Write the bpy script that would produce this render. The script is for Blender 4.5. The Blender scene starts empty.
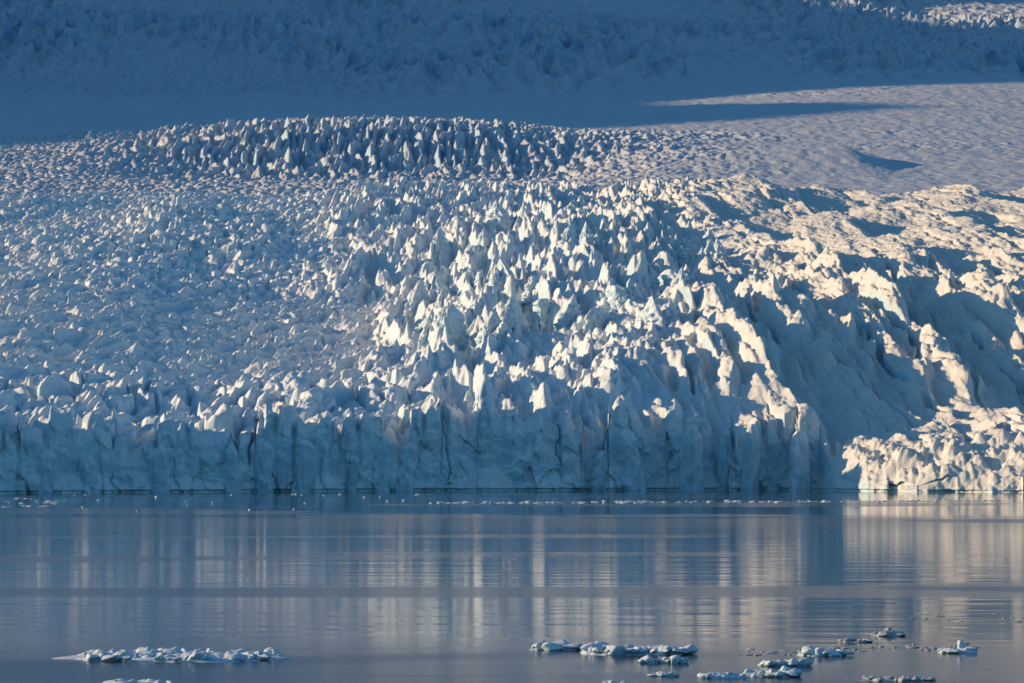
import bpy, math, random
import numpy as np
from mathutils import Vector

# ------------------------------------------------------------------ camera frame of the place
F = 3750.0            # focal length in pixels of a 1024 wide frame
HC = 14.0             # eye height over the water
YH = 456.0            # image row of the horizon
SUN_E = math.radians(13.5)
SUN_A = math.radians(11.0)
f32 = np.float32
rnd = random.Random(7)

sc = bpy.context.scene
col = sc.collection

# ------------------------------------------------------------------ noise
def h32(ix, iy, seed):
    h = (ix.astype(np.int64) * 374761393 + iy.astype(np.int64) * 668265263 + seed * 1442695041) & 0xFFFFFFFF
    h = (h ^ (h >> 13)) * 1274126177 & 0xFFFFFFFF
    h = (h ^ (h >> 16)) * 2246822519 & 0xFFFFFFFF
    return h ^ (h >> 15)

def hf(ix, iy, seed):
    return (h32(ix, iy, seed) & 0xFFFFFF).astype(f32) / f32(0xFFFFFF)

def noise(x, y, seed=0):
    x = np.asarray(x, f32); y = np.asarray(y, f32)
    ix = np.floor(x); iy = np.floor(y)
    fx = x - ix; fy = y - iy
    ix = ix.astype(np.int64); iy = iy.astype(np.int64)
    ux = fx * fx * fx * (fx * (fx * 6 - 15) + 10)
    uy = fy * fy * fy * (fy * (fy * 6 - 15) + 10)
    def g(a, b):
        t = hf(ix + a, iy + b, seed) * f32(6.2831853)
        return np.cos(t) * (fx - a) + np.sin(t) * (fy - b)
    n0 = g(0, 0); n1 = g(1, 0); n2 = g(0, 1); n3 = g(1, 1)
    a = n0 + ux * (n1 - n0); b = n2 + ux * (n3 - n2)
    return (a + uy * (b - a)) * f32(1.5)

def fbm(x, y, seed=0, octv=4, gain=.5):
    s = 0; a = 1.0; f = 1.0
    for k in range(octv):
        s = s + a * noise(x * f + 17.3 * k, y * f - 9.1 * k, seed + k)
        a *= gain; f *= 2.03
    return s

def ridged(x, y, seed=0, octv=4):
    s = 0; a = 1.0; f = 1.0; w = 1.0
    for k in range(octv):
        n = 1 - np.abs(noise(x * f + 31.7 * k, y * f + 5.3 * k, seed + k)) * 1.6
        n = np.clip(n, 0, 1) ** 2
        s = s + a * n * w
        w = np.clip(n * 1.5, 0, 1)
        a *= .5; f *= 2.1
    return s

def ss(x, a, b):
    t = np.clip((x - a) / (b - a), 0, 1)
    return t * t * (3 - 2 * t)

def band(x, a, b, c, d):
    return ss(x, a, b) * (1 - ss(x, c, d))

def crags(x, y, seed, sharp=1.0, skew=.35, spread=2.2, mean=1.1):
    """sharp crested tents and pyramids, 0..1, one per unit cell"""
    ix = np.floor(x).astype(np.int64); iy = np.floor(y).astype(np.int64)
    best = np.full(x.shape, 0, f32)
    for a in (-1, 0, 1):
        for b in (-1, 0, 1):
            cx = ix + a; cy = iy + b
            r1 = hf(cx, cy, seed); r2 = hf(cx, cy, seed + 1); r3 = hf(cx, cy, seed + 2); r4 = hf(cx, cy, seed + 3); r5 = hf(cx, cy, seed + 4)
            dx = x - (cx + r1); dy = y - (cy + r2)
            ang = (r3 - .5) * spread + mean
            c = np.cos(ang); s = np.sin(ang)
            u = c * dx + s * dy; v = -s * dx + c * dy
            h = .38 + .62 * r4
            # a tent: long axis v, lopsided across u
            k = np.where(u > 0, 1 + skew * 1.6, 1 - skew)
            d = np.maximum(np.abs(u) * k * (1.0 + .5 * r5), np.abs(v) * .55 + np.abs(u) * k * .55)
            t = h - d * sharp
            best = np.maximum(best, t)
    return best

def blocks(x, y, seed, edge=.16):
    """crevasse bounded blocks, each with its own height and tilted top"""
    ix = np.floor(x).astype(np.int64); iy = np.floor(y).astype(np.int64)
    f1 = np.full(x.shape, 9, f32); f2 = np.full(x.shape, 9, f32); val = np.zeros(x.shape, f32)
    for a in (-1, 0, 1):
        for b in (-1, 0, 1):
            cx = ix + a; cy = iy + b
            dx = x - (cx + hf(cx, cy, seed)); dy = y - (cy + hf(cx, cy, seed + 1))
            d = np.sqrt(dx * dx + dy * dy)
            v = .45 + .5 * hf(cx, cy, seed + 2) + (hf(cx, cy, seed + 3) - .5) * 1.1 * dx + (hf(cx, cy, seed + 4) - .65) * .9 * dy
            near = d < f1
            f2 = np.where(near, f1, np.minimum(f2, d))
            val = np.where(near, v, val)
            f1 = np.minimum(f1, d)
    e = ss(f2 - f1, 0, edge)
    return val * (.12 + .88 * e) * (1 - .35 * f1 * f1), e

# ------------------------------------------------------------------ the lie of the land
PY = np.array([1200, 1400, 1500, 1545, 1600, 1680, 1800, 2000, 2200, 2400, 2480], f32)
PR = np.array([446, 441, 436, 431, 408, 380, 341, 292, 247, 206, 198], f32)

def rowof(Y):
    return np.interp(Y, PY, PR).astype(f32)

def front(px):
    """distance of the ice front for a bearing"""
    return np.interp(px, [-400, 0, 120, 300, 440, 620, 760, 820, 836, 866, 920, 1030, 1120, 1500],
                     [1365, 1395, 1438, 1480, 1510, 1530, 1538, 1534, 1508, 1478, 1455, 1432, 1415, 1390]).astype(f32)

def cracks(X, Z):
    """vertical fractures of the ice cliff: (slot depth 0..1, block offset in depth, block height offset)"""
    w = X + 2.4 * noise(X * .05, Z * .05, 61) + .9 * noise(X * .25, Z * .16, 62) + .12 * Z * noise(X * .03, X * 0 + .5, 63)
    c = w / 13.0 + .45 * noise(X / 40, X * 0 + 2.5, 64)
    i = np.floor(c).astype(np.int64)
    best = np.full(X.shape, 9, f32); second = best.copy(); off = np.zeros(X.shape, f32); top = np.zeros(X.shape, f32)
    k1 = np.zeros(X.shape, np.int64); k2 = np.zeros(X.shape, np.int64)
    zero = np.zeros_like(i)
    for a in (-1, 0, 1, 2):
        r = hf(i + a, zero, 71)
        dd = c - (i + a + r)
        d = np.abs(dd)
        o = (hf(i + a, zero, 72) - .5) * 6.5 + (hf(i + a, zero, 73) - .5) * 9.0 * dd + (hf(i + a, zero, 75) - .45) * .16 * Z
        h = (hf(i + a, zero, 74) - .5) * 13
        near = d < best
        sec2 = (~near) & (d < second)
        k2 = np.where(near, k1, np.where(sec2, i + a, k2)); k1 = np.where(near, i + a, k1)
        second = np.where(near, best, np.minimum(second, d))
        off = np.where(near, o, off); top = np.where(near, h, top); best = np.minimum(best, d)
    gap = second - best
    st = hf(k1 + k2, zero, 76)
    reach = ss(Z, 26 * hf(k1 + k2, zero, 77) - 8, 26 * hf(k1 + k2, zero, 77))
    st = ss(st, .45, .95) * reach
    return (1 - ss(gap, 0.0, .05 + .09 * st)) * st, off, top

AX, AY, AR = 17.0, 3100.0, 1600.0       # the ice fans out from here as it comes down

def tongue(X, Y):
    px = 512 + X / Y * F
    yb = rowof(Y)
    z = HC + (YH - yb) / F * Y
    sh = (AY - Y) / AR                      # flow lines converge uphill: features shrink with this
    U = (X - AX) / sh; V = -np.log(sh) * AR
    # broad undulation
    z = z + (3.5 * (1 - ss(X, -235, -95)) - 3 * band(X, -150, -60, -40, 40)) * (1 - ss(yb, 345, 410)) * (.45 + .55 * ss(yb, 205, 250))
    z = z + noise(X / 90, Y / 160, 11) * 4.5 + noise(X / 38, Y / 80, 12) * 2.5
    z = z - 5 * band(px, 100, 260, 380, 560) * band(yb, 250, 300, 380, 430)
    z = z + 6 * band(px, 440, 540, 600, 700) * band(yb, 215, 250, 300, 350)
    z = z - 4 * ss(px, 600, 720) * ss(yb, 370, 425) - 4 * ss(yb, 385, 425)
    z = z + 7 * band(px, 515, 620, 770, 830) * band(yb, 320, 358, 408, 430) - 4 * band(px, 370, 430, 490, 545) * band(yb, 325, 365, 410, 430)
    z = z - 2 * band(px, 60, 200, 330, 430) * band(yb, 280, 320, 370, 400)
    z = z + 4.5 * noise(X / 34, Y / 60, 14) * ss(yb, 385, 420)
    # at the right end the front slumps down into a rubble apron
    dfr = Y - front(px)
    w = ss(px, 806, 842) * (1 - ss(dfr, 24, 92))
    prof = np.interp(dfr, [-30, 0, 6, 22, 48, 80, 140], [-.5, 1.2, 4.2, 11, 17, 24, 36])
    z = z * (1 - w) + prof * w
    wu = U + 2.4 * noise(U / 14, V / 26, 21) + .6 * noise(U / 4.6, V / 8, 22)
    wv = V + 6.0 * noise(U / 17, V / 30, 23) + 1.0 * noise(U / 5.2, V / 9, 24)
    rough = fbm(U / 5.5, V / 9.0, 31, 4, .58)
    q = px + noise(X / 60, Y / 90, 33) * 45; r = yb + noise(X / 50, Y / 80, 34) * 16
    wG = ss(q + .45 * (yb - 280) * (yb > 280), 650, 735)
    wE = band(q, 380, 470, 690, 745) * band(r, 218, 262, 322, 362)
    wB = (1 - ss(q, 330, 440)) * band(r, 292, 312, 375, 398)
    wC = (1 - ss(q, 290, 380)) * (1 - ss(r, 290, 312))
    wA = (1 - ss(q, 380, 480)) * ss(r, 375, 398)
    wF = band(q, 500, 560, 690, 745) * ss(r, 322, 362)
    tot = wG; out = []
    for wt in (wE, wB, wC, wA, wF):
        wt = np.clip(np.minimum(wt, 1 - tot), 0, 1); tot = tot + wt; out.append(wt)
    wE, wB, wC, wA, wF = out
    wD = np.clip(1 - tot, 0, 1)
    zz = np.zeros_like(z)
    def put(wt, fn):
        k = wt > .002
        if k.any():
            zz[k] += (wt[k] * sh[k] * fn(wu[k], wv[k], k)).astype(f32)
    B = dict(spread=1.5, mean=.35)
    rid = ridged((wu + .1 * wv) / 30, wv / 120, 105, 4)
    arc = ridged((1.5 * wu - wv) / 1.8 / 13, (wu + 1.5 * wv) / 1.8 / 48, 168, 3)
    chop = noise(wu / 26, wv / 26, 106)
    put(wE, lambda x, y, k: 19 * crags(x / 19, y / 38, 101, 1.05, .4, **B) + 11 * crags(x / 8, y / 19, 111, 1.05, .35, 1.4, .2) + 5 * crags(x / 3.8, y / 8.5, 113, 1.05, .35, 1.6, .2) + 1.6 * crags(x / 1.9, y / 4, 114) + 12 * rid[k] + 3 * chop[k] + .8 * rough[k])
    put(wD, lambda x, y, k: 10 * crags((x - .1 * y) / 14, y / 29, 121, 1.05, .4, **B) + 8 * crags(x / 6.2, y / 14, 131, 1.05, .35, 1.4, .2) + 3.6 * crags(x / 3.1, y / 6.5, 133) + 1.2 * crags(x / 1.7, y / 3.6, 134) + 12 * rid[k] + 3 * chop[k] + .7 * rough[k])
    put(wF, lambda x, y, k: 8 * blocks((x + .1 * y) / 17, y / 34, 137, .3)[0] + 9 * crags(x / 9, y / 22, 138, 1.0, .35, **B) + 5 * crags(x / 4.4, y / 10, 139, 1.05, .35, 1.6, .2) + 1.8 * crags(x / 2.1, y / 4.6, 136) + .12 * (X[k] - 20) + .8 * rough[k])
    put(wC, lambda x, y, k: (7.5 + 10 * band(px[k], 110, 160, 240, 290) * band(yb[k], 212, 228, 260, 275)) * blocks(x / 14, y / 22, 141, .25)[0] + 6.5 * crags(x / 8.5, y / 17, 151, 1.0, .35, 1.4, .3) + 2.2 * crags(x / 3, y / 6, 153) + .6 * rough[k])
    put(wB, lambda x, y, k: 5 * blocks((x + .25 * y) / 19, (y - .2 * x) / 18, 161, .10)[0] + 4.5 * arc[k] + .8 * blocks(x / 7, y / 8, 165, .2)[0] + 1.0 * crags(x / 7, y / 12, 167, 1.0, .3, 1.6, .3) + 2 * noise(x / 24, y / 34, 166) + .4 * rough[k])
    put(wA, lambda x, y, k: 11 * blocks(x / 12.5, y / 19, 171, .2)[0] + 6.5 * crags(x / 8.5, y / 17, 181, 1.05, .35, 1.4, .3) + 2 * crags(x / 3.2, y / 7, 183) + .7 * rough[k])
    # right-hand shoulder: long asymmetric ridges, gullies running down to the right
    k = wG > .002
    if k.any():
        x = X[k]; y = Y[k]; row = yb[k]
        gx = x - .125 * (2390 - y) + 8 * noise(x / 60, y / 120, 41) + 3.5 * noise(x / 22, y / 46, 42) + 1.2 * noise(x / 8, y / 18, 43)
        ph = np.interp(gx, [-90, -50, -38, 18, 28, 57, 66, 102, 114, 168, 181, 236, 247, 300, 311, 400], [.75, .95, .72, 1.08, .08, .85, .38, 1.1, 0, 1, .02, 1, 0, 1, 0, 1.2]).astype(f32)
        amp = 5.5 + 7 * ss(row, 215, 300) + 1.5 * ss(row, 305, 380)
        g2 = (gx + 7 * noise(x / 34, y / 70, 44)) / 18.0
        saw2 = (g2 - np.floor(g2)); saw2 = np.where(saw2 < .8, saw2 / .8, (1 - saw2) / .2)
        brk = ss(noise(x / 45, y / 90, 49), -.25, .35)
        g3 = (.9 * x + .30 * y) / 24.0 + .6 * noise(x / 30, y / 50, 45)
        saw3 = (g3 - np.floor(g3)); saw3 = np.where(saw3 < .84, saw3 / .84, (1 - saw3) / .16)
        cut = ss(noise(gx / 7.5, y / 105, 46) + .25 * noise(gx / 3.4, y / 24, 47), .34, .56)
        v = 6 + 3 * (1 - ss(px[k], 770, 900)) + amp * (ph - .4) + (.8 + 8.0 * ss(row, 260, 345)) * saw2 * (.45 + .55 * ss(noise(x / 19, y / 44, 39), -.35, .3)) + (2 + 6 * ss(row, 260, 345)) * crags(gx / 11, y / 46, 50, 1.05, .4, 1.1, .3) - 4 * band(row, 285, 340, 400, 425) + 2.4 * saw3 * (1 - .6 * brk)
        v = v + fbm(x / 26, y / 52, 48, 5, .47) * 1.9 + (.9 + 2.8 * ss(row, 245, 330)) * crags(wu[k] / 6.5, wv[k] / 16, 191, 1.1, .4, 1.2, .25) + (.7 + 1.5 * ss(row, 270, 340)) * crags(wu[k] / 2.8, wv[k] / 6.5, 192, 1.1) + .3 * rough[k] - cut * (1.5 + 8 * ss(row, 255, 350))
        zz[k] += wG[k] * (v * (1 - .45 * ss(row, 345, 425)) - 4.5 * ss(row, 375, 425) * (1 - ss(px[k], 800, 840)) + 9 * ss(px[k], 690, 1060) * band(row, 205, 265, 325, 385) - 2.5 * (1 - ss(row, 206, 255)) - 3 * band(px[k], 850, 930, 1120, 1250) * band(row, 300, 345, 405, 428))
    zz = zz * (1 - .8 * w)
    zz = zz + w * (5.0 * crags(X / 8.5, Y / 12, 195) * band(dfr, 1, 16, 45, 90) + (2.6 * crags(X / 4.2, Y / 6, 196) + 1.6 * crags(X / 2.3, Y / 3.2, 198)) * band(dfr, -1, 9, 24, 75) + 2.4 * fbm(X / 14, Y / 18, 197, 5, .55) * ss(dfr, 0, 15) - 1.5)
    return z + zz

def far_land(X, Y):
    """snow plateau, ice hump and the slope behind"""
    px = 512 + X / Y * F
    yl = np.interp(Y, [2400, 2480, 2600, 2900, 3300, 3800, 4400, 4900, 5600, 6500, 7600, 9200], [204, 208, 196, 176, 150, 128, 112, 99, 55, 8, -40, -90])
    yr = np.interp(Y, [2400, 2480, 2600, 2900, 3300, 3800, 4400, 4900, 5600, 6500, 7600, 9200], [200, 204, 193, 172, 147, 118, 90, 78, 62, 38, 5, -40])
    t = ss(px, 380, 980)
    yb = yl * (1 - t) + yr * t
    z = HC + (YH - yb) / F * Y
    # the ice hump
    crest = np.interp(px, [-150, 0, 90, 180, 300, 400, 480, 560, 640, 720], [170, 164, 150, 135, 128, 127, 130, 138, 152, 172])
    d = Y - 3480 + 40 * noise(X / 300, Y / 900, 52)
    zc = HC + (YH - crest) / F * 3480
    lift = np.clip(zc - np.interp(3480.0, [3300, 3800], [0, 0]) - (HC + (YH - (np.interp(3480, [3300, 3800], [150, 128]) * (1 - t) + np.interp(3480, [3300, 3800], [147, 118]) * t)) / F * 3480), 0, None)
    prof = np.where(d < 0, ss(d, -420, 40) , 1 - ss(d, 0, 700))
    dip = band(d, -760, -470, -380, -150) * ss(px, 60, 200) * (1 - ss(px, 540, 680))
    z = z + lift * prof - 13 * dip
    pj = px + 70 * noise(X / 120, Y / 200, 53)
    face = band(d, -500, -330, -40, 110) * ss(pj, 70, 300) * (1 - ss(pj, 430, 720))
    wx = X + 5 * noise(X / 30, Y / 60, 54); wy = Y + 9 * noise(X / 30, Y / 60, 55)
    rough = fbm(X / 14, Y / 34, 56, 4, .55)
    z = z + face * (16 * crags(wx / 7.4, wy / 42, 201, 1.05, .3, .8, .1) + 8 * crags(wx / 4.8, wy / 20, 211, 1.05, .3, 1.2, .2) + 2.5 * crags(wx / 3.4, wy / 11, 212) - 5)
    # bumpy ice round the hump and over the plateau
    flat = 1 - face
    halo = band(d, -560, -380, 60, 260) * ss(pj, -20, 140) * (1 - ss(pj, 560, 820)) * flat
    z = z + halo * (7 * crags(wx / 7.5, wy / 26, 214, 1.05, .3, 1.0, .2) + 3 * crags(wx / 4.5, wy / 13, 215))
    left = (1 - ss(px, 560, 760)) * (1 - ss(Y, 3500, 3800))
    z = z + flat * left * (2.8 * blocks(wx / 8, wy / 20, 221, .4)[0] + 1.8 * crags(wx / 5, wy / 13, 231))
    right = ss(px, 520, 720) * (1 - ss(Y, 4600, 5000))
    z = z + flat * right * (1.1 * crags(wx / 14, wy / 60, 241) + .5 * rough + 1.8 * ss(noise(X / 240, Y / 260, 57), 0, .5) * crags(wx / 7, wy / 18, 242))
    plain = flat * ss(Y, 3600, 3900) * (1 - ss(px, 520, 720))
    z = z + plain * (1.6 * crags(wx / 15, wy / 60, 243) + .9 * rough + 3.5 * noise(X / 90, Y / 260, 244))
    # low hummock that throws a shadow over the plateau
    hx = X - 268; hy = Y - 3040
    z = z + 13 * np.where(hx < 0, ss(hx, -240, 0), 1 - ss(hx, 0, 40)) * np.exp(-(hy / 130) ** 2)
    # slope behind: the icefall in the mountain's shadow
    w = ss(Y, 4700, 5200)
    ice = ss(noise(X / 420, Y / 700, 58) + .35, -.1, .5)
    z = z + w * (ice * 20 * ridged(wx / 60, wy / 150, 251, 4) + 13 * crags(wx / 21, wy / 60, 261, 1.05, .3, 1.2, .2) * (.25 + .75 * ice) + 8 * crags(wx / 12, wy / 32, 262) * (.4 + .6 * ice) + 2.5 * rough + 30 * noise(X / 500, Y / 600, 59))
    return z

# ------------------------------------------------------------------ mesh from a grid of points
def grid_mesh(name, P, smooth=True):
    n, m = P.shape[:2]
    idx = np.arange(n * m, dtype=np.int32).reshape(n, m)
    q = np.stack([idx[:-1, :-1], idx[:-1, 1:], idx[1:, 1:], idx[1:, :-1]], -1).reshape(-1)
    me = bpy.data.meshes.new(name)
    me.vertices.add(n * m); me.vertices.foreach_set('co', np.ascontiguousarray(P, f32).reshape(-1))
    nf = (n - 1) * (m - 1)
    me.loops.add(nf * 4); me.loops.foreach_set('vertex_index', q)
    me.polygons.add(nf); me.polygons.foreach_set('loop_start', np.arange(0, nf * 4, 4, dtype=np.int32))
    if smooth: me.polygons.foreach_set('use_smooth', np.ones(nf, bool))
    me.update(calc_edges=True)
    return me

def link(name, me, mat=None, parent=None):
    o = bpy.data.objects.new(name, me); col.objects.link(o)
    if mat and not me.materials: me.materials.append(mat)
    if parent: o.parent = parent
    return o

def tag(o, label=None, cat=None, group=None, kind=None):
    if label: o['label'] = label
    if cat: o['category'] = cat
    if group: o['group'] = group
    if kind: o['kind'] = kind
    return o

# ------------------------------------------------------------------ materials
class NT:
    def __init__(s, name):
        s.m = bpy.data.materials.new(name); s.m.use_nodes = True
        s.t = s.m.node_tree; s.t.nodes.clear()
        s.out = s.n('ShaderNodeOutputMaterial')
    def n(s, typ, **kw):
        nd = s.t.nodes.new(typ)
        for k, v in kw.items():
            if k in nd.inputs: nd.inputs[k].default_value = v
            else: setattr(nd, k, v)
        return nd
    def l(s, a, b): s.t.links.new(a, b)
    def tex(s, co, scale, detail=5, rough=.55, stretch=None):
        if stretch:
            mp = s.n('ShaderNodeMapping'); mp.inputs['Scale'].default_value = stretch
            s.l(co, mp.inputs['Vector']); co = mp.outputs[0]
        t = s.n('ShaderNodeTexNoise'); t.inputs['Scale'].default_value = scale
        t.inputs['Detail'].default_value = detail; t.inputs['Roughness'].default_value = rough
        s.l(co, t.inputs['Vector']); return t.outputs['Fac']
    def ramp(s, fac, stops, interp='LINEAR'):
        r = s.n('ShaderNodeValToRGB'); r.color_ramp.interpolation = interp
        e = r.color_ramp.elements
        while len(e) < len(stops): e.new(.5)
        for el, (p, c) in zip(e, stops):
            el.position = p; el.color = c if len(c) == 4 else (*c, 1)
        s.l(fac, r.inputs['Fac']); return r.outputs['Color']
    def mix(s, fac, a, b, mode='MIX'):
        x = s.n('ShaderNodeMix', data_type='RGBA', blend_type=mode)
        for v, k in ((fac, 0), (a, 6), (b, 7)):
            if hasattr(v, 'is_output'): s.l(v, x.inputs[k])
            else: x.inputs[k].default_value = v if k == 0 else (*v, 1)
        return x.outputs[2]
    def math(s, op, a, b=None):
        x = s.n('ShaderNodeMath', operation=op)
        for v, k in ((a, 0), (b, 1)):
            if v is None: continue
            if hasattr(v, 'is_output'): s.l(v, x.inputs[k])
            else: x.inputs[k].default_value = v
        return x.outputs[0]

def ice_material(name, snow, ice, bump=.35, scale=1.0, dirt=.25, lo=.35, hi=.8, dust=None):
    n = NT(name)
    geo = n.n('ShaderNodeNewGeometry'); tc = n.n('ShaderNodeTexCoord'); co = tc.outputs['Object']
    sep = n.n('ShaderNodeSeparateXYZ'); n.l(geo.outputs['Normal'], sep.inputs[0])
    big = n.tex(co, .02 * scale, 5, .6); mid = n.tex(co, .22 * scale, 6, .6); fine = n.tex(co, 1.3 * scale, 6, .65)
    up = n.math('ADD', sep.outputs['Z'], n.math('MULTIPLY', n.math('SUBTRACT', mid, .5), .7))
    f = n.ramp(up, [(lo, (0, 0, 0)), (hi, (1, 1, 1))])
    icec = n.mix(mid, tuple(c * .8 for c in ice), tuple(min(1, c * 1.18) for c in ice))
    # faint vertical melt streaks and horizontal layering in bare ice
    st = n.tex(co, .5 * scale, 4, .6, (1, 1, .08))
    icec = n.mix(n.ramp(st, [(.38, (.35, .35, .35)), (.62, (0, 0, 0))]), icec, tuple(c * .72 for c in ice))
    ly = n.tex(co, .12 * scale, 4, .7, (.25, .25, 4.0))
    icec = n.mix(n.ramp(ly, [(.56, (0, 0, 0)), (.7, (.4, .4, .4))]), icec, (.5, .62, .68))
    sn = n.mix(big, tuple(c * .93 for c in snow), snow)
    d = n.math('MULTIPLY', n.ramp(n.tex(co, .09 * scale, 8, .72), [(.52, (0, 0, 0)), (.72, (1, 1, 1))]), dirt)
    sn = n.mix(d, sn, (.42, .36, .30))
    if dust:      # wind-blown dust lies thicker on the eastern shoulder
        sx = n.n('ShaderNodeSeparateXYZ'); n.l(co, sx.inputs[0])
        mr = n.n('ShaderNodeMapRange'); mr.inputs[1].default_value = 10; mr.inputs[2].default_value = 150
        n.l(n.math('ADD', sx.outputs['X'], n.math('MULTIPLY', n.math('SUBTRACT', big, .5), 160)), mr.inputs[0])
        sn = n.mix(n.math('MULTIPLY', mr.outputs[0], .7), sn, dust)
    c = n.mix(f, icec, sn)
    b = n.n('ShaderNodeBump'); b.inputs['Strength'].default_value = bump; b.inputs['Distance'].default_value = 1.0 / scale
    hsum = n.math('ADD', n.math('MULTIPLY', fine, .5), mid)
    n.l(hsum, b.inputs['Height'])
    p = n.n('ShaderNodeBsdfPrincipled')
    n.l(c, p.inputs['Base Color']); n.l(b.outputs[0], p.inputs['Normal'])
    p.inputs['Roughness'].default_value = .62
    p.inputs['Specular IOR Level'].default_value = .3
    n.l(p.outputs[0], n.out.inputs[0])
    return n.m

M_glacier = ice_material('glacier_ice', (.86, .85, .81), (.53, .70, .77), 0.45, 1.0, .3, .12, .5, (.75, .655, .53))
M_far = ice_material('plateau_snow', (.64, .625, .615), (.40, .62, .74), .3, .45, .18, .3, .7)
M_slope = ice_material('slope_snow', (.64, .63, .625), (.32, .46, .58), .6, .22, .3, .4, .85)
M_floe = ice_material('floe_ice', (.74, .76, .77), (.36, .52, .58), .3, 5.0, .1, .15, .75)
M_slush = ice_material('slush_ice', (.50, .51, .50), (.26, .34, .37), .3, 5.0, .35, .15, .75)

def rock_material():
    n = NT('mountain_rock'); tc = n.n('ShaderNodeTexCoord')
    c = n.ramp(n.tex(tc.outputs['Object'], .004, 8, .65), [(.42, (.10, .09, .08)), (.56, (.75, .76, .78))])
    p = n.n('ShaderNodeBsdfPrincipled'); n.l(c, p.inputs['Base Color']); p.inputs['Roughness'].default_value = .8
    n.l(p.outputs[0], n.out.inputs[0]); return n.m

def water_material():
    n = NT('fjord_water'); tc = n.n('ShaderNodeTexCoord'); co = tc.outputs['Object']
    sep = n.n('ShaderNodeSeparateXYZ'); n.l(co, sep.inputs[0])
    warp = n.tex(co, .012, 3, .5, (.6, 1.6, 1)); warp2 = n.tex(co, .05, 3, .5, (.25, 1.5, 1))
    # distance of a point mapped to 0..1 by 1/y, then wind-ruffled lanes across the fjord
    inv = n.math('DIVIDE', 240.0, sep.outputs['Y'])
    w = n.math('MULTIPLY', n.math('SUBTRACT', warp, .5), .07)
    w = n.math('MULTIPLY', w, inv)
    inv = n.math('ADD', inv, n.math('ADD', w, n.math('MULTIPLY', n.math('SUBTRACT', warp2, .5), .02)))
    g = lambda v: (v, v, v)
    lanes = n.ramp(inv, [(.0, g(.05)), (.265, g(.05)), (.29, g(.2)), (.33, g(.14)), (.36, g(.08)), (.595, g(.08)), (.605, g(.28)),
                         (.640, g(.28)), (.650, g(.08)), (.80, g(.1)), (.90, g(.24)), (1, g(.28))])
    patch = n.ramp(n.tex(co, .0045, 3, .5, (1.0, 1.6, 1)), [(.56, g(0)), (.59, g(.22))])
    ro = n.math('ADD', n.math('MULTIPLY', lanes, .45), n.math('MULTIPLY', patch, .35))
    ro = n.math('ADD', ro, .03)
    b = n.n('ShaderNodeBump'); b.inputs['Strength'].default_value = 1.0; b.inputs['Distance'].default_value = .07
    n.l(n.tex(co, .16, 2, .45, (.16, 1, 1)), b.inputs['Height'])
    p = n.n('ShaderNodeBsdfPrincipled')
    p.inputs['Base Color'].default_value = (.040, .036, .040, 1)
    p.inputs['IOR'].default_value = 1.333
    n.l(ro, p.inputs['Roughness']); n.l(b.outputs[0], p.inputs['Normal'])
    n.l(p.outputs[0], n.out.inputs[0]); return n.m

# ------------------------------------------------------------------ glacier tongue with its cliff
QUICK = 1.0
pxs = np.arange(-290, 1330, 1.0 * QUICK, dtype=f32)
u = (pxs - 512) / F
def apron(px): return ss(px, 812, 845)

yf = front(pxs)
xf = u * yf
yf = yf + 4 * noise(xf / 45, xf * 0, 81) + 2 * noise(xf / 18, xf * 0, 82)
def rim_set(yf):
    lean = 5 + 3 * noise(xf / 30, xf * 0 + 3.3, 83) * (1 - .6 * apron(pxs))
    yr = yf + lean
    zr = tongue(u * yr, yr)
    return yr, zr
yrim, zrim = rim_set(yf)
sl_rim, off_rim, top_rim = cracks(u * yrim, zrim)
yrim0 = yrim.copy()
yrim = yrim + off_rim * (1 - apron(pxs)) + sl_rim * 5 * (1 - apron(pxs))

def top_z(X, Y, yr):
    z = tongue(X, Y)
    px = 512 + X / Y * F
    s, _, h = cracks(X, z)
    behind = np.clip(Y - yr, 0, None)
    z = z + (h * np.exp(-(behind / 16) ** 2) - s * 9 * np.exp(-behind / 9)) * (1 - apron(px))
    return z
NT_ROWS = int(1150 / QUICK)
s = np.linspace(0, 1, NT_ROWS, dtype=f32)[:, None]
s = s * .75 + .25 * s * s
Yt = yrim0[None, :] + s * (2480 - yrim0[None, :]) + (yrim - yrim0)[None, :] * np.exp(-s * 34)
Xt = u[None, :] * Yt
Zt = top_z(Xt, Yt, yrim[None, :])
# back edge dips behind its own skyline so that the plateau starts clear of it
Zend = Zt[0]
zrow = Zend
nc = int(120 / QUICK)
t = np.linspace(0, 1, nc, endpoint=False, dtype=f32)[:, None]
Zc = -3 + t * (zrow[None, :] + 3)
Xc = np.broadcast_to((u * yrim)[None, :], Zc.shape)
slot, off, _ = cracks(np.ascontiguousarray(Xc), Zc)
ap = apron(pxs)[None, :]
body = yf[None, :] + (yrim - off_rim - sl_rim * 5 - yf)[None, :] * np.where(ap > .01, t ** 1.2, t) + (off + slot * 5) * (1 - ap)
body = body + 1.3 * fbm(Xc / 7, Zc / 9, 85, 4, .5) * (1 - t * .3) * np.minimum(1, (1 - t) * 8)
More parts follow.
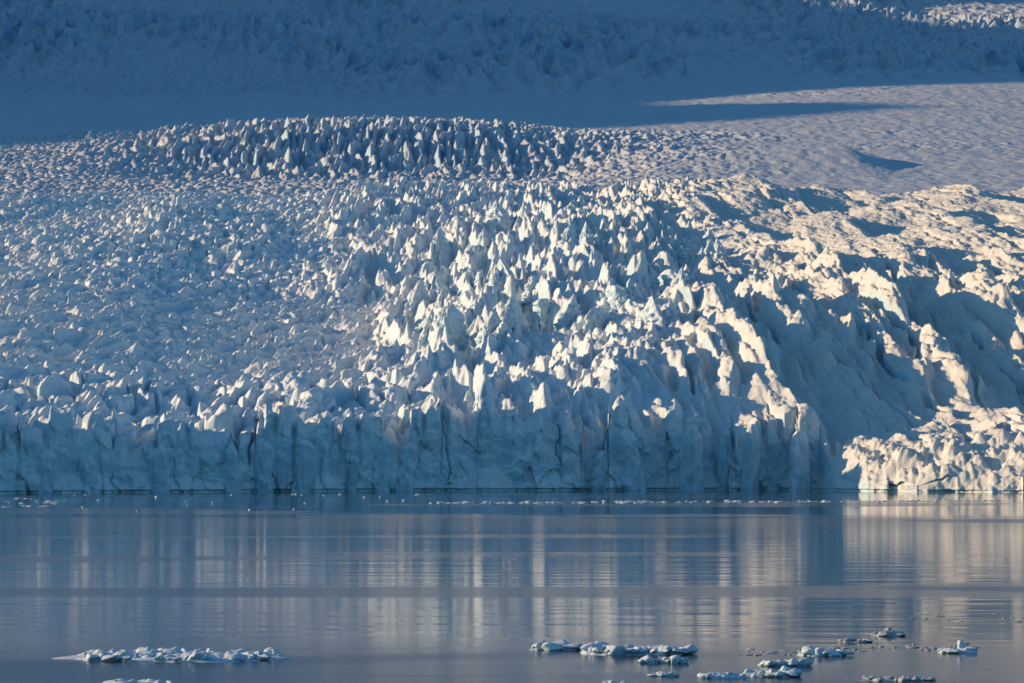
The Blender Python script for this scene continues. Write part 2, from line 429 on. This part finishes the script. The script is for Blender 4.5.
# rubble fans at the foot, tide notch at the waterline
fan = np.clip(noise(Xc / 22, Zc * 0 + 1.1, 86) + .25, 0, 1) * 9
body = body - fan * np.clip(1 - Zc / (3 + fan * .7), 0, 1) 
body = body + 1.6 * (1 - ss(Zc, .5, 1.1))
rub = crags(Xc / 5, Zc / 4, 87) * 2.5 + fbm(Xc / 3, Zc / 3, 88, 4) * .8
Xw = Xc + 1.6 * noise(Xc / 7, Zc / 9, 92) + .5 * noise(Xc / 2, Zc / 3, 93) + .1 * Zc; Zw = Zc + 2 * noise(Xc / 6, Zc / 8, 94)
body = body - rub * ap * np.minimum(1, (1 - t) * 2.2)
body = body - (3.6 * blocks(Xw / 10, Zw / 24, 89, .001)[0] + 1.3 * blocks(Xw / 4.4, Zw / 9, 91, .001)[0] + .7 * crags(Xc / 3.2, Zc / 7, 90)) * (1 - ap) * np.minimum(1, (1 - t) * 5)
Pc = np.stack([u[None, :] * body, body, Zc], -1)
Pt = np.stack([Xt, Yt, Zt], -1)
P = np.concatenate([Pc, Pt], 0)
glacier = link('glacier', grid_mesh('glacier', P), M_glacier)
tag(glacier, 'crevassed blue and white glacier tongue ending in an ice cliff at the water', 'glacier', kind='structure')

# ------------------------------------------------------------------ plateau with the ice hump, slope behind
def sheet(name, y0, y1, rows, cols, mat, label, cat, power=1.0):
    p = np.linspace(-320, 1360, cols, dtype=f32)
    yy = (y0 + (y1 - y0) * np.linspace(0, 1, rows, dtype=f32) ** power)[:, None]
    Y = np.broadcast_to(yy, (rows, cols)).copy()
    X = ((p - 512) / F)[None, :] * Y
    Z = far_land(X, Y)
    if name == 'snowfield':       # tuck the near edge under the tongue
        Z = Z - 14 * (1 - ss(Y, 2460, 2560))
    return tag(link(name, grid_mesh(name, np.stack([X, Y, Z], -1)), mat), label, cat, kind='structure')
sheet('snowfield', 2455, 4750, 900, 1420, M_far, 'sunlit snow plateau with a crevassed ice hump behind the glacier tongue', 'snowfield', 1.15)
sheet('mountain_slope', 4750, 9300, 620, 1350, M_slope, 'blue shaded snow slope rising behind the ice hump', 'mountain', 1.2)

# ------------------------------------------------------------------ the mountain west of the fjord that shades the far slope
RX = -2300.0
# the skyline of this ridge sets where its shadow ends: (bearing, distance) of the shadow's tips on the snow
TIPS = [(-330, 2650), (-160, 3050), (0, 3330), (130, 3520), (400, 3640), (570, 3720), (760, 3850), (935, 4060), (850, 4190), (690, 4290), (660, 4400),
        (830, 4560), (1040, 4740), (1260, 4950), (1300, 5600), (1220, 6100), (1030, 6350), (940, 6700), (860, 7000), (700, 8300)]
tp = np.array(TIPS, f32)
tx = (tp[:, 0] - 512) / F * tp[:, 1]
tz = far_land(tx, tp[:, 1])
tR = tz + (tx - RX) / math.cos(SUN_A) * math.tan(SUN_E)
tY = tp[:, 1] + (tx - RX) * math.tan(SUN_A)
order = np.argsort(tY); tY = tY[order]; tR = tR[order]
def ridge_h(Y):
    return np.interp(Y, np.concatenate([[1500, tY[0] - 500], tY, [tY[-1] + 1500]]), np.concatenate([[40, tR[0] * .55], tR, [700]]))
def mountain():
    ys = np.linspace(1300, 11000, 640, dtype=f32); xs = np.linspace(-900, 900, 91, dtype=f32)
    Y, D = np.meshgrid(ys, xs, indexing='ij')
    fall = 1 - np.abs(D) / 900
    R = ridge_h(Y)
    Z = R * fall - 60 + fbm(D / 260, Y / 260, 95, 5) * 45 * np.clip(np.abs(D) / 250, 0, 1) + 4 * noise(Y / 70, D * 0, 96)
    return np.stack([RX + D, Y, np.maximum(Z + 60 * fall, -20)], -1)
tag(link('mountain', grid_mesh('mountain', mountain()), rock_material()), 'dark rock and snow mountain rising west of the glacier', 'mountain', kind='structure')

# ------------------------------------------------------------------ water
me = bpy.data.meshes.new('water')
S = 6000
me.from_pydata([(-S, -200, 0), (S, -200, 0), (S, 5200, 0), (-S, 5200, 0)], [], [(0, 1, 2, 3)])
water = tag(link('water', me, water_material()), 'calm grey blue fjord water reflecting the ice', 'water', kind='structure')


# ------------------------------------------------------------------ standing ice: pillars at the cliff, pinnacles in the icefall
def tower_mesh(name, w, d, h, seed, peak, n=40, rows=34, rug=1.0):
    """a faceted ice tower on a lopsided polygon, closing to a short knife edge; base sunk below z = 0"""
    r = random.Random(seed)
    k = r.randint(5, 7)
    angs = sorted((i + r.uniform(-.35, .35)) / k * 2 * math.pi for i in range(k))
    dist = [r.uniform(.72, 1.0) for _ in range(k)]
    th = np.linspace(0, 2 * math.pi, n, endpoint=False)
    rad = np.full(n, 9.0)
    for a, q in zip(angs, dist):
        c = np.cos(th - a)
        rad = np.where(c > .05, np.minimum(rad, q / np.maximum(c, .05)), rad)
    rad = np.minimum(rad, 1.35)
    sink = (.35 if peak < .5 else 1.1) * h
    t = np.linspace(0, 1, rows)[:, None]
    z = -sink + (h + sink) * t
    f = np.clip(z / h, 0, 1)
    shoulder = r.uniform(.72, .9) if peak < .5 else r.uniform(.1, .3)
    prof = np.where(f < shoulder, 1 - .18 * f / shoulder, .82 * np.clip((1 - f) / (1 - shoulder), 0, 1) ** (.4 if peak < .5 else .95))
    prof = prof + .25 * np.clip(-z / h, 0, .7)
    lean = np.array([r.uniform(-.16, .16), r.uniform(-.1, .2)])
    rx = w * (prof * (1 - .0 * f)); ry = d * (prof * .82 + .18 * (prof > 0) * (1 - f))
    X = rx * rad * np.cos(th) + lean[0] * z; Y = ry * rad * np.sin(th) + lean[1] * z
    Z = z + 0 * th
    # ragged skyline: the top is cut by a tilted, broken plane
    tilt = r.uniform(-.5, .5) * (1 if peak < .5 else .25)
    Z = Z + f ** 3 * (tilt * X)
    sx = seed * 13.7
    dn = fbm((X + Y * .7) / (w * .55) + sx, Z / (h * .3) + sx, seed % 97, 4, .55) * .22 * w * rug + crags((th * 3.0 + 0 * Z + sx).astype(f32), (Z / (h * .33) + sx).astype(f32), seed % 89) * .3 * w * rug - .08 * w
    dn = dn * (1 - .3 * f)
    X = X + np.cos(th) * dn * np.minimum(1, (1 - t) * 5); Y = Y + np.sin(th) * dn * np.minimum(1, (1 - t) * 5)
    P = np.stack([X, Y, Z], -1).astype(f32)
    P = np.concatenate([P, P[:, :1]], 1)
    return grid_mesh(name, P)

def bearing_point(px, Y): return (px - 512) / F * Y

# pillars: (px, height in m, half width, label, group); their feet stand in the water against the cliff
front_y = lambda px: float(np.interp(px, pxs, Pc[14, :, 1]))
PILLARS = [
 (352, 15, 2.0, 'thin blue ice needle standing free at the foot of the cliff'),
 (380, 23, 4.2, 'broad tall ice pillar just right of the thin ice needle'),
 (404, 20, 4.6, 'wide ice pillar two places right of the thin ice needle'),
 (160, 18, 4.4, 'mid sized blue ice pillar third from the left end of the cliff'),
 (262, 20, 4.8, 'broad blue ice pillar directly right of a narrow one in the left half of the cliff'),
 (300, 22, 4.4, 'tall ice pillar next to the left of the thin ice needle'),
 (232, 19, 3.0, 'narrow ice pillar at the left of a broad one in the left half of the cliff'),
 (90, 16, 4.6, 'shortest squat ice pillar second from the left end of the cliff'),
 (40, 18, 4.0, 'leftmost ice pillar of the cliff'),
 (600, 17, 4.2, 'low ice pillar just left of the widest slab of the cliff'),
 (634, 26, 6.5, 'widest ice slab standing in front of the middle of the cliff'),
 (694, 27, 4.6, 'tall smooth blue ice pillar next right of the widest slab'),
 (722, 25, 3.6, 'slim ice pillar between two tall broader ones right of the middle of the cliff'),
 (748, 27, 4.2, 'tall blue ice pillar directly right of the slim one'),
 (772, 20, 4.4, 'shorter ice pillar second from the right end of the cliff'),
 (800, 25, 4.2, 'rightmost ice pillar, at the corner where the cliff meets the sunlit rubble'),
]
for i, (px, h, hw, lab) in enumerate(PILLARS):
    yy = front_y(px) + .1 * hw
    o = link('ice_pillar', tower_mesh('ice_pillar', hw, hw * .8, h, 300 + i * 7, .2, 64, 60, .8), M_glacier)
    o.location = (bearing_point(px, yy), yy, -.5)
    tag(o, lab, 'ice pillar', 'ice pillars along the cliff')

rs = random.Random(21)
SER = []
tries = 0
while len(SER) < 70 and tries < 6000:
    tries += 1
    px = rs.uniform(420, 720); Y = rs.uniform(1720, 2180)
    X = bearing_point(px, Y); row = float(rowof(Y))
    if row > 305 and px > 680: continue
    if any(abs(X - a) < 10 and abs(Y - b) < 30 for a, b, _ in SER): continue
    SER.append((X, Y, row))
for i, (X, Y, row) in enumerate(SER):
    z = float(top_z(np.array([[X]], f32), np.array([[Y]], f32), np.array([[1500]], f32))[0, 0])
    shr = (AY - Y) / AR
    h = (rs.uniform(8, 13) + 7 * rs.random() ** 2) * shr * 1.25
    o = link('serac', tower_mesh('serac', h * rs.uniform(.26, .42), h * rs.uniform(.7, 1.2), h, 900 + i * 11, .9 if i % 3 or row < 285 else .3, 64, 56, 1.7), M_glacier)
    o.location = (X, Y, z - .3 * h); o.rotation_euler.z = rs.uniform(-.45, .35)
    tag(o, 'sharp white and blue ice pinnacle in the crowded middle of the icefall', 'serac', 'sharp seracs crowding the middle of the glacier')

# ------------------------------------------------------------------ floating ice
def lump_mesh(name, rx, ry, rz, seed, sub=3):
    import bmesh
    bm = bmesh.new(); bmesh.ops.create_icosphere(bm, subdivisions=sub, radius=1)
    co = np.array([v.co[:] for v in bm.verts], f32)
    n = fbm(co[:, 0] * 1.1 + seed * 3.1 + co[:, 2], co[:, 1] * 1.1 - seed * 1.7 + co[:, 2] * .8, seed % 83, 4, .55)
    r_ = random.Random(seed + 5)
    co = co * (1 + .45 * n[:, None])
    for _ in range(5):      # broken flat facets
        d = np.array([r_.uniform(-1, 1), r_.uniform(-1, 1), r_.uniform(-.2, 1)], f32); d /= np.linalg.norm(d)
        ex = co @ d - r_.uniform(.45, .8)
        co = co - np.clip(ex, 0, None)[:, None] * d[None, :] * .9
    co *= np.array([rx, ry, rz], f32)
    for v, c in zip(bm.verts, co): v.co = c.tolist()
    for f in bm.faces: f.smooth = True
    me = bpy.data.meshes.new(name); bm.to_mesh(me); bm.free()
    return me

def slab_mesh(name, rx, ry, thick, seed, n=96, m=26):
    th = np.linspace(0, 2 * math.pi, n + 1)
    ring = np.linspace(0, 1, m)[:, None]
    out = 1 + .30 * noise(np.cos(th) * 1.4 + seed * 5.3, np.sin(th) * 1.4 - seed, 5) + .14 * noise(np.cos(th) * 5 + seed, np.sin(th) * 5 - seed, 6) + .05 * noise(np.cos(th) * 14 + seed, np.sin(th) * 14, 7)
    X = rx * out * ring * np.cos(th); Y = ry * out * ring * np.sin(th)
    top = thick * (1 - ring ** 7) * (.7 + .5 * noise(X / 1.1 + seed, Y / 1.6, 8) + .25 * noise(X / .4 + seed, Y / .5, 9))
    P1 = np.stack([X, Y, top - .02 + 0 * X], -1)
    r2 = np.linspace(1, .6, 6)[:, None]
    P2 = np.stack([rx * out * r2 * np.cos(th), ry * out * r2 * np.sin(th), -.03 - .9 * (1 - r2) + 0 * th[None, :]], -1)
    return grid_mesh(name, np.concatenate([P1, P2], 0).astype(f32))

def dist_of(row): return HC * F / (row - YH)

def floe(x0, x1, top, base, label, lumps=(), thick=.2, depth=None, group='ice floes drifting in the foreground', seed=1, dark=None, name='ice_floe'):
    """a slab frozen together with lumps: spans px x0..x1, its near edge on row base; lumps: (fraction across, height px, half width px)"""
    yn = dist_of(base); sc_ = yn / F
    rx = (x1 - x0) / 2 * sc_
    ry = depth if depth else rx * .6
    Y = yn + ry; X = bearing_point((x0 + x1) / 2, Y)
    e = bpy.data.objects.new(name, None); col.objects.link(e); e.location = (X, Y, 0); e.empty_display_size = .3
    tag(e, label, 'ice floe', group)
    link('slab', slab_mesh('slab', rx * .95, ry * .92, thick * 1.7, seed), dark or M_floe, e)
    lumps = list(lumps) + row_of_lumps(int((x1 - x0) / 4.5), seed + 50, 2.5, 6, 2.5, 6, .06, .96)
    r = random.Random(seed)
    for j, (fx, hp, wp) in enumerate(lumps):
        lx = (fx * 2 - 1) * rx * .93
        lim = math.sqrt(max(.05, 1 - (lx / rx) ** 2)) * ry
        ly = r.uniform(-.98, .75) * lim
        hz = hp * sc_ * .78; wz = wp * sc_ * 1.05
        o = link('ice_lump', lump_mesh('ice_lump', wz, wz * r.uniform(.8, 1.4), hz * .75, seed * 31 + j), dark or M_floe, e)
        o.location = (lx, ly, thick * .9 + hz * .16); o.rotation_euler.z = r.uniform(0, 6)
    return e

def row_of_lumps(n, seed, h0, h1, w0, w1, a=.05, b=.97):
    r = random.Random(seed)
    return [(a + (b - a) * (i + r.uniform(-.3, .3)) / max(1, n - 1), r.uniform(h0, h1), r.uniform(w0, w1)) for i in range(n)]

floe(58, 300, 640, 662, 'long low ice floe covered with rounded snow lumps at the lower left',
     [(.09, 6, 9), (.13, 7, 6), (.93, 12, 9)] + row_of_lumps(40, 3, 5, 10, 5, 10, .15, .9), .22, 5.5, seed=2)
floe(108, 176, 675, 688, 'small lumpy floe cut by the bottom edge below the long one', row_of_lumps(9, 5, 5, 9, 6, 10), .2, 1.8, seed=3)
floe(530, 580, 638, 650, 'compact bluish lumpy floe close to the left end of the long tapering one', [(.15, 10, 9), (.42, 10, 12), (.62, 9, 9), (.85, 5, 9)], .2, 1.6, seed=4)
floe(582, 696, 638, 655, 'long tapering pale blue floe with a lumpy left end', [(.06, 10, 9), (.15, 12, 10), (.27, 12, 9), (.2, 8, 9), (.42, 9, 8)] + row_of_lumps(13, 6, 4, 8, 4, 8, .4, .97), .3, 2.6, seed=5)
floe(640, 656, 653, 663, 'tiny rounded floe left of the small blue one with a raised middle', [(.5, 9, 7)], .12, .5, seed=6)
floe(657, 686, 653, 663, 'small blue floe with a raised middle below the long tapering one', [(.25, 7, 7), (.6, 10, 7), (.8, 7, 6)], .15, .8, seed=7)
floe(650, 676, 669, 676, 'tiny sunlit floe with one white knob near the bottom edge', [(.5, 6, 5), (.2, 3, 4), (.8, 3, 4)], .08, .5, seed=8)
floe(606, 626, 679, 685, 'smallest pinkish floe cut by the bottom edge', [(.4, 3, 5), (.7, 3, 4)], .08, .5, seed=9)
floe(698, 746, 667, 678, 'flat pale floe with a row of low bumps left of the stacked one', row_of_lumps(8, 7, 3, 6, 4, 6, .05, .7), .14, 1.0, seed=10)
floe(744, 800, 662, 677, 'stacked floe with a grey green front ledge and white back', row_of_lumps(9, 8, 5, 9, 5, 9), .22, 1.5, seed=11)
floe(760, 806, 655, 666, 'white jagged floe riding behind the stacked grey green one', row_of_lumps(7, 9, 4, 9, 4, 7), .2, 1.1, seed=12)
floe(797, 850, 641, 656, 'pale flat floe with a block at its left half', [(.12, 8, 6), (.25, 9, 8), (.4, 9, 8), (.6, 8, 8), (.8, 5, 6)], .22, 1.5, seed=13)
floe(872, 905, 622, 636, 'dim grey floe farthest back among the foreground ice', [(.3, 5, 6), (.5, 9, 6), (.75, 4, 7)], .12, 1.2, seed=14, dark=M_slush)
floe(938, 976, 640, 653, 'flat sunlit floe carrying one big round snowball', [(.64, 13, 6.5), (.3, 3, 9), (.85, 5, 5)], .18, 1.1, seed=15)
floe(860, 934, 666, 681, 'low dirty grey floe of slush and small lumps at lower right', row_of_lumps(16, 10, 2, 6, 2.5, 5), .07, 1.6, seed=16, dark=M_slush)
floe(840, 870, 634, 642, 'small knobbly floe just right of the pale blocky one', [(.4, 5, 4), (.7, 3, 4)], .07, .8, seed=17, dark=M_slush)

# loose bits and the brash line in front of the cliff: each piece its own object
bits = [lump_mesh('ice_chunk', 1, 1, 1, 500 + k, 2) for k in range(8)]
slush_bits = [b.copy() for b in bits]
rb = random.Random(77)
def chunk(px, row, wpx, hpx, label, group, mat=None):
    Y = dist_of(row); s_ = Y / F
    o = link('ice_chunk', (slush_bits if mat else bits)[rb.randrange(8)], mat or M_floe)
    o.location = (bearing_point(px, Y), Y, hpx * s_ * .25)
    o.scale = (wpx * s_ * .5, wpx * s_ * .6, hpx * s_ * .8); o.rotation_euler.z = rb.uniform(0, 6.28)
    tag(o, label, 'ice chunk', group)
for i in range(130):
    u_ = rb.random(); px = 428 + 402 * u_
    row = 503.2 - 1.6 * u_ + rb.gauss(0, .45)
    chunk(px, row, rb.choice([2, 3, 4, 6, 9, 12]), rb.choice([.6, .7, .8, 1, 1.2, 2]), 'small white ice chunk in the long drift line before the cliff', 'ice chunks of the drift line')
for i in range(20):
    chunk(rb.uniform(0, 62) ** 1.0, 498 + rb.random() * 9, rb.uniform(3, 12), rb.uniform(.4, .8), 'low white ice chunk near the left end of the cliff', 'ice chunks by the left end of the cliff')
for i in range(26):
    chunk(rb.uniform(65, 430), 494.5 + 18 * rb.random() ** 2, rb.uniform(1.5, 4), rb.uniform(.8, 1.8), 'lone white ice chunk on dark water below the left cliff', 'ice chunks scattered below the left cliff')
for i in range(30):
    chunk(rb.uniform(830, 1024), 501 + rb.gauss(0, .8), rb.uniform(2, 5), rb.uniform(.6, 1.2), 'tiny ice chunk on the water below the rubble apron', 'ice chunks below the rubble apron')
for i in range(60):
    px = rb.uniform(735, 985)
    chunk(px, 648 + rb.gauss(0, 2.2) + (4 if px < 830 else 0), rb.uniform(2, 12), rb.uniform(.5, 1.5), 'thin sliver of ice in the loose band between the right hand floes', 'ice slivers between the right hand floes', M_slush)
for i in range(16):
    chunk(rb.uniform(900, 1024), rb.uniform(612, 622), rb.uniform(3, 12), rb.uniform(.4, .8), 'dark thin ice sliver on rippled water at the right edge', 'ice slivers at the right edge', M_slush)


# ------------------------------------------------------------------ light
w = bpy.data.worlds.new('World'); sc.world = w; w.use_nodes = True
nt = w.node_tree; bg = nt.nodes['Background']
sky = nt.nodes.new('ShaderNodeTexSky'); sky.sky_type = 'NISHITA'; sky.sun_disc = False
sky.sun_elevation = SUN_E; sky.sun_rotation = -(math.pi / 2 - SUN_A)
sky.air_density = 1.0; sky.dust_density = .3; sky.ozone_density = 1.5
tint = nt.nodes.new('ShaderNodeMix'); tint.data_type = 'RGBA'; tint.blend_type = 'MULTIPLY'; tint.inputs[0].default_value = 1
tint.inputs[7].default_value = (.42, .88, 1.26, 1)
nt.links.new(sky.outputs[0], tint.inputs[6]); nt.links.new(tint.outputs[2], bg.inputs[0]); bg.inputs[1].default_value = .086
sun = bpy.data.lights.new('sun', 'SUN'); sun.energy = 3.8; sun.angle = math.radians(.53); sun.color = (1, .755, .475)
so = bpy.data.objects.new('sun', sun); col.objects.link(so)
v = Vector((-math.cos(SUN_A) * math.cos(SUN_E), math.sin(SUN_A) * math.cos(SUN_E), math.sin(SUN_E)))
so.rotation_euler = v.to_track_quat('Z', 'Y').to_euler()

# ------------------------------------------------------------------ camera
cam = bpy.data.cameras.new('camera'); co = bpy.data.objects.new('camera', cam); col.objects.link(co)
cam.sensor_width = 36; cam.lens = F / 1024 * 36; cam.clip_start = 1; cam.clip_end = 30000
co.location = (0, 0, HC)
co.rotation_euler = (math.radians(90) + math.atan((YH - 341.5) / F), 0, 0)
sc.camera = co
vs = sc.view_settings; vs.view_transform = 'Standard'; vs.look = 'None'; vs.gamma = 1; vs.exposure = 0.40; vs.use_curve_mapping = False
